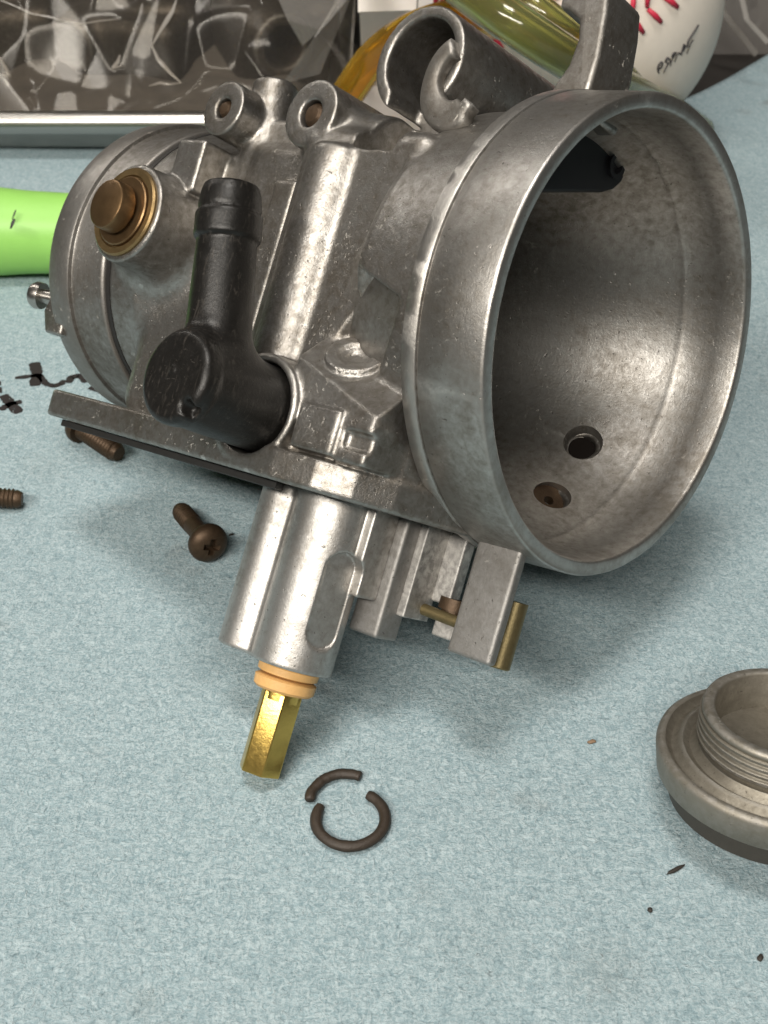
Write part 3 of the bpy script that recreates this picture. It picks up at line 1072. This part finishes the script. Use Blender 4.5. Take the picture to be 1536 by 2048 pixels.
# --- shiny tray with a rolled rim
M['chrome'] = simple('polished_tray_steel', (0.42, 0.405, 0.38), 0.3, 1.0, 0.08, 0.05, 0.02, 0.2)


def tray():
    root = empty('metal_tray', (-160, 440, 0))
    tag(root, 'shiny metal tray with a rolled rim behind the left of the carburetor', 'tray')
    off = (-160, 440, 0)
    x0, x1, y0, y1, rc = -330, -14, 334, 560, 16

    def loop(inset):
        P = []
        for cx, cy, a0 in ((x1 - rc, y0 + rc, -90), (x1 - rc, y1 - rc, 0), (x0 + rc, y1 - rc, 90), (x0 + rc, y0 + rc, 180)):
            for a in np.linspace(a0, a0 + 90, 10):
                P.append((cx + (rc - inset) * math.cos(math.radians(a)), cy + (rc - inset) * math.sin(math.radians(a))))
        return P
    sec = [(0.4, 9.4), (0.9, 8.0), (1.6, 6.2), (3.6, 1.6), (4.6, 0.6), (6.2, 0.2), (14, 0.2)]
    V, F = [], []
    for ins, z in sec:
        V += [(x, y, z) for x, y in loop(ins)]
    n = len(loop(0))
    for j in range(len(sec) - 1):
        for i in range(n):
            F.append((j * n + i, j * n + (i + 1) % n, (j + 1) * n + (i + 1) % n, (j + 1) * n + i))
    F.append(tuple((len(sec) - 1) * n + i for i in range(n)))
    o = mesh('pan', V, F, M['chrome'], root, True, off)
    sd = o.modifiers.new('t', 'SOLIDIFY')
    sd.thickness = 0.0005
    sd.offset = 1
    tube('rolled_rim', [(x, y, 9.6) for x, y in loop(-1.6)], 3.1, M['chrome'], root, 20, off, closed=True)
    return root


tray()

# --- a clear bag over dark metal parts, lying in the tray
M['lump'] = cast_metal('dark_engine_metal', dirt=0.7, ox=0.25, rough=0.5, grain=1.0, clean=(0.13, 0.112, 0.095), dirty=(0.055, 0.047, 0.038))
M['bag_bottom'] = simple('dark_brown_rag', (0.055, 0.046, 0.037), 0.9, 0.0, 0.4, 0.2, 0.3, 1.0)


def film(name, haze, tint=(0.95, 0.94, 0.92)):
    m = bpy.data.materials.new(name)
    m.use_nodes = True
    nt = m.node_tree
    out = nt.nodes["Material Output"]
    nt.nodes.remove(nt.nodes["Principled BSDF"])
    tr = nt.nodes.new("ShaderNodeBsdfTransparent")
    tr.inputs[0].default_value = (*tint, 1)
    gl = nt.nodes.new("ShaderNodeBsdfGlossy")
    gl.inputs["Roughness"].default_value = 0.13
    gl.inputs[0].default_value = (0.95, 0.93, 0.9, 1)
    df = nt.nodes.new("ShaderNodeBsdfDiffuse")
    df.inputs[0].default_value = (0.62, 0.59, 0.56, 1)
    tl = nt.nodes.new("ShaderNodeBsdfTranslucent")
    tl.inputs[0].default_value = (0.62, 0.59, 0.56, 1)
    lw = nt.nodes.new("ShaderNodeLayerWeight")
    lw.inputs[0].default_value = 0.30
    m0 = nt.nodes.new("ShaderNodeMixShader")
    m0.inputs[0].default_value = 0.5
    nt.links.new(df.outputs[0], m0.inputs[1])
    nt.links.new(tl.outputs[0], m0.inputs[2])
    m1 = nt.nodes.new("ShaderNodeMixShader")
    m1.inputs[0].default_value = haze
    nt.links.new(tr.outputs[0], m1.inputs[1])
    nt.links.new(m0.outputs[0], m1.inputs[2])
    m2 = nt.nodes.new("ShaderNodeMixShader")
    fr = nt.nodes.new("ShaderNodeMath")
    fr.operation = 'MULTIPLY'
    fr.inputs[1].default_value = 0.26
    nt.links.new(lw.outputs["Fresnel"], fr.inputs[0])
    nt.links.new(fr.outputs[0], m2.inputs[0])
    nt.links.new(m1.outputs[0], m2.inputs[1])
    nt.links.new(gl.outputs[0], m2.inputs[2])
    nt.links.new(m2.outputs[0], out.inputs["Surface"])
    return m


M['film'] = film('clear_bag_film', 0.03)
M['flap'] = film('hazy_bag_flap', 0.24)
M['fold_and_glint'] = film('white_fold_and_glint', 0.5)


def lump(name, c, size, rotz, seed, label, holes=0):
    """an old cast part: rough block with a boss and a pipe"""
    root = empty(name, c)
    tag(root, label, 'metal part', 'old metal parts under the clear bag')
    sx, sy, sz = size
    g = SDF((-sx - 6, -sy - 6, -2), (sx + 6, sy + 6, sz * 2 + 8), 1.1)
    g.add(g.box((-sx, -sy, 0), (sx, sy, sz * 1.5), 4), 0)
    g.add(g.cyl((-sx * 0.4, -sy - 4, sz), (-sx * 0.4, sy, sz), sz * 0.55, 1), 3)
    g.add(g.cyl((sx * 0.45, 0, 0), (sx * 0.45, 0, sz * 2), sy * 0.55, 1.5), 3)
    g.sub(g.cyl((-sx * 0.4, -sy - 9, sz), (-sx * 0.4, sy * 0.5, sz), sz * 0.34, 0.5), 1)
    g.sub(g.cyl((sx * 0.45, 0, sz), (sx * 0.45, 0, sz * 3), sy * 0.34, 0.5), 1)
    o = sdf_obj('casting', g, M['lump'], root, (0, 0, 0))
    root.rotation_euler = (0, 0, rotz)


lump('old_metal_part', (-122, 392, 0.8), (26, 22, 17), 0.2, 1, 'dark old metal part under the left end of the clear bag')
lump('old_metal_part', (-72, 398, 0.8), (22, 24, 15), -0.35, 2, 'dark old metal part under the middle of the clear bag')
lump('old_metal_part', (-34, 392, 0.8), (15, 20, 17), 0.5, 3, 'dark old metal part under the right end of the clear bag')
rag = []
V, F = [], []
for j in range(31):
    for i in range(51):
        x, y = -180 + 166 * i / 50, 346 + 150 * j / 30
        e = min(1, (x + 180) / 14, (-14 - x) / 14 + 0.02, (y - 344) / 12, (498 - y) / 12)
        V.append((x, y, 0.9 + max(0, e) * (9 + 5 * mnoise.noise(Vector((x * 0.06, y * 0.06, 4))))))
for j in range(30):
    for i in range(50):
        a = j * 51 + i
        F.append((a, a + 1, a + 52, a + 51))
tag(mesh('rag', V, F, M['bag_bottom']), 'dark brown rag lining the tray under the clear bag', 'rag')


def ridged(p, oct=3):
    v, amp, tot = 0, 1, 0
    for k in range(oct):
        v += amp * (1 - abs(mnoise.noise(p)) * 2)
        tot += amp
        amp *= 0.5
        p = p * 2.1 + Vector((3.1, 1.7, 0.4))
    return v / tot


def bag_h(x, y):
    env = min(1.0, max(0.0, (y - 338) / 26))
    env = env * env * (3 - 2 * env)
    side = min(1.0, max(0.0, (-10 - x) / 26), max(0.0, (x + 200) / 26))
    side = side * side * (3 - 2 * side)
    base = 9.5 + 31 * env * side
    f = ridged(Vector((x * 0.019 + 1.2, y * 0.019, 0.7)), 2)
    return base + (f - 0.45) * 15 * (0.25 + 0.75 * env)


def bag():
    root = empty('plastic_bag', (-100, 400, 1))
    off = (-100, 400, 1)
    tag(root, 'large crumpled clear plastic bag lying in the metal tray at upper left', 'plastic bag')
    for lay in range(2):
        # crumpled film: slightly bowed facets meeting in sharp creases
        nx, ny = (30, 17) if lay == 0 else (19, 11)
        V, F = [], []
        for j in range(ny + 1):
            for i in range(nx + 1):
                x = -205 + 196 * (i + 0.85 * (RNG.random() - 0.5)) / nx
                y = 340 + 150 * (max(0, j + 0.75 * (RNG.random() - 0.5)) / ny) ** 1.25
                z = bag_h(x, y) + (RNG.random() - 0.5) * (8.0 if y > 346 else 2.0) + (1.0 if lay else 0)
                V.append((x, y, max(z, 9.0)))
        for j in range(ny):
            for i in range(nx):
                a = j * (nx + 1) + i
                q = (a, a + 1, a + nx + 2, a + nx + 1)
                F += [(q[0], q[1], q[2]), (q[0], q[2], q[3])] if RNG.random() < 0.5 else [(q[0], q[1], q[3]), (q[1], q[2], q[3])]
        o = mesh('film', V, F, M['film'], root, True, off)
        sub = o.modifiers.new('s', 'SUBSURF')
        sub.levels = sub.render_levels = 3
        cr = o.data.attributes.new('crease_edge', 'FLOAT', 'EDGE')
        cr.data.foreach_set('value', (RNG.random(len(o.data.edges)) ** 0.55).astype(np.float32))

    # raised creases on the film, whitened to paint the glints along them
    def fold_and_glint(pts, w):
        P = []
        for (px, py) in pts:
            # drop the point on to the film
            lo, hi = 2.0, 75.0
            for _ in range(30):
                zm = (lo + hi) / 2
                x, y = px_table(px, py, zm)
                if y > 338 and zm > bag_h(x, y):
                    hi = zm
                elif y <= 338:
                    hi = zm
                else:
                    lo = zm
            x, y = px_table(px, py, hi)
            P.append(Vector((x, y, hi + 0.3)))
        Q = []
        for a, b in zip(P[:-1], P[1:]):
            for t in np.linspace(0, 1, 8, endpoint=False):
                Q.append(a.lerp(b, t))
        Q.append(P[-1])
        m = len(Q)
        rad = [w * (0.35 + 0.65 * math.sin(math.pi * (k + 0.5) / m)) * (1 + 0.5 * mnoise.noise(Q[k] * 0.25)) for k in range(m)]
        tube('fold_and_glint', Q, rad, M['fold_and_glint'], root, 6, off, squash=0.5)
    for pts, w in (
        ([(0, 2), (30, 14), (65, 30), (100, 36), (130, 46), (165, 50), (200, 44), (240, 40)], 0.5),
        ([(353, 2), (345, 25), (320, 65), (304, 93)], 0.55),
        ([(304, 93), (316, 120), (340, 147), (363, 168)], 0.6),
        ([(363, 168), (340, 171), (320, 168), (298, 174)], 0.55),
        ([(240, 112), (236, 126), (224, 140), (246, 134)], 0.7),
        ([(0, 118), (12, 138), (20, 156), (0, 150)], 0.6),
    ):
        fold_and_glint(pts, w)
    # the loose flap standing up at the right
    fl = [(px_point(565, 168, 26)), (px_point(640, 148, 24)), (px_point(668, 80, 34)), (px_point(705, -12, 44)), (px_point(680, -12, 44)), (px_point(625, 80, 36))]
    me = mesh('flap', fl, [(0, 1, 2, 5), (5, 2, 3, 4)], M['flap'], root, False, off)
    fl2 = [(px_point(552, -12, 44)), (px_point(575, 40, 40)), (px_point(605, 92, 34)), (px_point(640, 60, 38)), (px_point(690, -12, 44))]
    mesh('flap', fl2, [(0, 1, 2, 3, 4)], M['flap'], root, False, off)


bag()

# --- white card and label
M['paper'] = simple('white_paper', (0.72, 0.68, 0.645), 0.7, 0.0, 0.05, 0.2, 0.03, 1.0)
card = extrude('white_card', [px_table(690, 275, 1), px_table(1120, 275, 1), px_table(1120, -80, 1), px_table(815, -80, 1)], 0.3, 1.3, M['paper'], None, bevel=0.15)
tag(card, 'plain white card lying under the amber tube behind the carburetor', 'card')
c0, c1, c2, c3 = px_point(716, 24, 40), px_point(832, 20, 38), px_point(840, -60, 44), px_point(716, -60, 46)
lab = mesh('paper_label', [c0, c1, c2, c3, (c0[0], c0[1] + .3, c0[2] - .3), (c1[0], c1[1] + .3, c1[2] - .3), (c2[0], c2[1] + .3, c2[2] - .3), (c3[0], c3[1] + .3, c3[2] - .3)],
           [(0, 1, 2, 3), (7, 6, 5, 4), (0, 4, 5, 1), (1, 5, 6, 2), (2, 6, 7, 3), (3, 7, 4, 0)], M['paper'], None, False)
# its back panel folds down on to the bench behind
bp_ = [c3, c2, (c2[0], c2[1] + 45, 1.0), (c3[0], c3[1] + 45, 1.0)]
bk = mesh('back_panel', bp_ + [(p[0], p[1] + 0.5, p[2]) for p in bp_], [(0, 1, 2, 3), (7, 6, 5, 4), (0, 4, 5, 1), (1, 5, 6, 2), (2, 6, 7, 3), (3, 7, 4, 0)], M['paper'], lab, False)
tag(lab, 'corner of a white paper label standing at the top edge above the amber tube', 'label')

# --- translucent fuel hose: an amber loop and an olive length
def hose_mat(name, col, rough=0.12, trans=0.9):
    m, nt, b, v = nodes(name)
    n1 = nz(nt, v, 0.08, 4, 0.6)
    c = mix(nt, n1, tuple(x * 0.7 for x in col), tuple(min(1, x * 1.25) for x in col))
    nt.links.new(c, b.inputs["Base Color"])
    b.inputs["Roughness"].default_value = rough
    b.inputs["Transmission Weight"].default_value = trans
    b.inputs["IOR"].default_value = 1.4
    return m


M['amber'] = hose_mat('amber_vinyl', (0.80, 0.50, 0.06), 0.06)
M['olive'] = hose_mat('olive_vinyl', (0.46, 0.47, 0.20), 0.12, 0.88)


def spline(P, k=10):
    P = [Vector(p) for p in P]
    Q = []
    for i in range(len(P) - 1):
        p0, p1, p2, p3 = P[max(i - 1, 0)], P[i], P[i + 1], P[min(i + 2, len(P) - 1)]
        for t in np.linspace(0, 1, k, endpoint=False):
            Q.append(0.5 * ((2 * p1) + (p2 - p0) * t + (2 * p0 - 5 * p1 + 4 * p2 - p3) * t * t + (3 * p1 - p0 - 3 * p2 + p3) * t ** 3))
    Q.append(P[-1])
    return Q


def hose(name, pts, r, mat, label):
    Q = spline([px_point(*p) for p in pts])
    c = np.array((Q[0].x, Q[0].y, 0))
    V, F = tube_vf(Q, r, 28)
    n = len(Q)
    o = mesh(name, V, F[:-2], mat, None, True, c)
    fix_normals(o)
    sd = o.modifiers.new('wall', 'SOLIDIFY')
    sd.thickness = 0.0014
    sd.offset = -1
    o.location = Vector(c) * S
    tag(o, label, 'hose', 'lengths of translucent hose')


hose('fuel_hose', [(640, 290, 8), (672, 230, 14), (706, 172, 22), (752, 112, 30), (815, 66, 38), (900, 38, 44), (985, 36, 48), (1070, 62, 50), (1150, 112, 46), (1230, 180, 36), (1300, 260, 22), (1330, 320, 5)], 4.2, M['amber'],
     'amber translucent hose looping behind the cable tube')
hose('fuel_hose', [(560, -330, 5), (650, -240, 38), (750, -155, 60), (860, -75, 66), (950, -8, 64), (1050, 62, 60), (1150, 126, 52), (1255, 182, 38), (1345, 226, 16), (1400, 262, 4.5)], 3.9, M['olive'],
     'olive green translucent hose running diagonally behind the mounting lug')
hose('fuel_hose', [(640, -360, 5), (740, -260, 34), (840, -165, 54), (930, -90, 60), (1010, -30, 58), (1090, 34, 54), (1165, 92, 47), (1235, 150, 40), (1290, 215, 24), (1330, 275, 4.5)], 3.6, M['olive'],
     'second olive hose strand close above the diagonal one')

# --- baseball
M['leather'] = simple('white_leather', (0.66, 0.60, 0.53), 0.55, 0.0, 0.06, 0.5, 0.05, 2.0)
M['red'] = simple('red_thread', (0.48, 0.018, 0.05), 0.6, 0.0, 0.15, 2.0)
M['print'] = simple('black_print', (0.03, 0.028, 0.03), 0.6, 0.0, 0.2)
BC = np.array((49.38, 342.84, 36.5))
BR = 36.5


def rotvec(w):
    return np.array(Matrix.Rotation(np.linalg.norm(w), 3, Vector(w).normalized()))


def baseball():
    root = empty('baseball', (BC[0], BC[1], 0))
    tag(root, 'white baseball with red stitching behind the bell mouth', 'baseball')
    off = (BC[0], BC[1], 0)
    RB = rotvec((0.25774319, -0.358713, 0.45745655))
    A = 0.44
    t = np.linspace(0, 4 * math.pi, 1200, endpoint=False)
    ph = math.pi / 2 - (math.pi / 2 - A) * np.cos(t)
    Sx = np.stack([np.cos(ph) * np.cos(t / 2 + A * np.sin(2 * t)), np.cos(ph) * np.sin(t / 2 + A * np.sin(2 * t)), np.sin(ph)], 1) @ RB.T
    V, F = [], []
    nu, nv = 128, 64
    for j in range(nv + 1):
        for i in range(nu):
            a, b = 2 * math.pi * i / nu, math.pi * j / nv
            V.append((math.sin(b) * math.cos(a), math.sin(b) * math.sin(a), math.cos(b)))
    V = np.array(V)
    d = np.full(len(V), 9.0)
    for p in Sx[::4]:
        d = np.minimum(d, ((V - p) ** 2).sum(1))
    groove = np.exp(-np.sqrt(d) / 0.02)
    V = BC + V * (BR - 0.45 * groove)[:, None]
    for j in range(nv):
        for i in range(nu):
            F.append((j * nu + i, j * nu + (i + 1) % nu, (j + 1) * nu + (i + 1) % nu, (j + 1) * nu + i))
    cover = fix_normals(mesh('cover', V, F, M['leather'], root, True, off))
    seg = np.linalg.norm(np.roll(Sx, -1, 0) - Sx, axis=1)
    cum = np.concatenate([[0], np.cumsum(seg)])
    n = 108
    k = 0
    for q in range(n):
        i = int(np.searchsorted(cum, cum[-1] * q / n)) % len(Sx)
        p = Sx[i]
        tan = Sx[(i + 1) % len(Sx)] - Sx[i - 1]
        tan /= np.linalg.norm(tan)
        bi = np.cross(p, tan)
        for sg in (-1, 1):
            a = p * 1.006 + bi * sg * 0.008
            m = p * 1.014 + bi * sg * 0.065 + tan * 0.027
            e = p * 1.0 + bi * sg * 0.125 + tan * 0.055
            V2, F2 = tube_vf([BC + BR * a, BC + BR * m, BC + BR * e], [0.5, 0.68, 0.5], 8)
            fix_normals(mesh('stitch', V2, F2, M['red'], cover, True, off))
    # script lettering printed on the cover

    def on_ball(px, py):
        o = np.array((0, 0, CAM_H))
        x, y = px_table(px, py, 0)
        v = np.array((x, y, 0)) - o
        v /= np.linalg.norm(v)
        oc = o - BC
        b = oc @ v
        c = oc @ oc - (BR + 0.05) ** 2
        return o + (-b - math.sqrt(max(0, b * b - c))) * v
    z = 3.227
    for st in (
        [(828, 470), (822, 440), (838, 405), (856, 402), (850, 428), (832, 446)],
        [(862, 470), (880, 432), (905, 388), (886, 372), (872, 398), (892, 410)],
        [(905, 424), (918, 380), (944, 340), (922, 346), (915, 372)],
        [(934, 398), (958, 340), (972, 352), (990, 290), (1000, 296), (984, 330)],
        [(1012, 346), (1030, 300), (1044, 268), (1052, 262)],
        [(990, 286), (1012, 300), (1020, 262), (1050, 215), (1085, 160)],
    ):
        Q = spline([on_ball(1060 + a / z, b / z) for a, b in st], 5)
        V2, F2 = tube_vf(Q, 0.42, 6, False, 0.3)
        fix_normals(mesh('printed_letter', V2, F2, M['print'], cover, True, off))


baseball()

# --- second clear bag at the top right corner
def bag2():
    root = empty('plastic_bag', (118, 448, 0))
    off = (118, 448, 0)
    tag(root, 'folded grey clear plastic bag at the top right corner beyond the cloth', 'plastic bag')
    V, F = [], []
    n = 60
    for j in range(n + 1):
        for i in range(n + 1):
            x, y = 98 + 120 * i / n, 425 + 130 * j / n
            e = max(0.0, min(1.0, (x - 98) / 25, (y - 425) / 20))
            V.append((x, y, -2 + e * (20 + 14 * (ridged(Vector((x * 0.045, y * 0.045, 5)), 3) - 0.4))))
    for j in range(n):
        for i in range(n):
            a = j * (n + 1) + i
            F.append((a, a + 1, a + n + 2, a + n + 1))
    mesh('film', V, F, M['flap'], root, False, off)
    Q = [px_point(1412, -30, 22), px_point(1450, 30, 14), px_point(1512, 108, 3)]
    tube('fold_and_glint', Q, 2.0, M['flap'], root, 8, off, squash=0.4)
    Q = [px_point(1480, -20, 22), px_point(1494, 40, 20), px_point(1536, 85, 14)]
    tube('fold_and_glint', Q, 0.8, M['fold_and_glint'], root, 8, off, squash=0.4)


bag2()

# --- lime green handle lying behind the rear ring
M['lime'] = simple('lime_plastic', (0.27, 0.56, 0.115), 0.45, 0.0, 0.07, 0.2, 0.03, 1.5)


def handle():
    x, y = px_table(40, 466, 9.4)
    root = empty('hand_tool', (x, y, 0))
    tag(root, 'lime green plastic tool handle behind the rear ring at the left edge', 'tool')
    ax = Vector((1, -0.06, 0)).normalized()
    lathe('handle', [(-90, 0), (-90, 8), (-86, 10), (-40, 10.6), (-14, 10.3), (-6, 9.7), (2, 9.0), (10, 8.7), (24, 8.6), (40, 8.9), (52, 8.0), (56, 5.5), (56, 0)], (0, 0, 9.6), ax, M['lime'], root, 64, (0, 0, 0))
    for (px, py, w) in ((29, 428, 0.5), (26, 446, 1.0)):
        a = px_table(px, py, 17.2)
        c = np.array((a[0] - x, a[1] - y, 17.3))
        V, F = tube_vf([c + np.array((0.3, 0.5, 0.6)), c, c + np.array((-0.4, -1.0, -0.9))], [w * 0.3, w * 0.5, w * 0.25], 8, False, 0.4)
        fix_normals(mesh('scuff', V, F, M['print'], root, True))


handle()
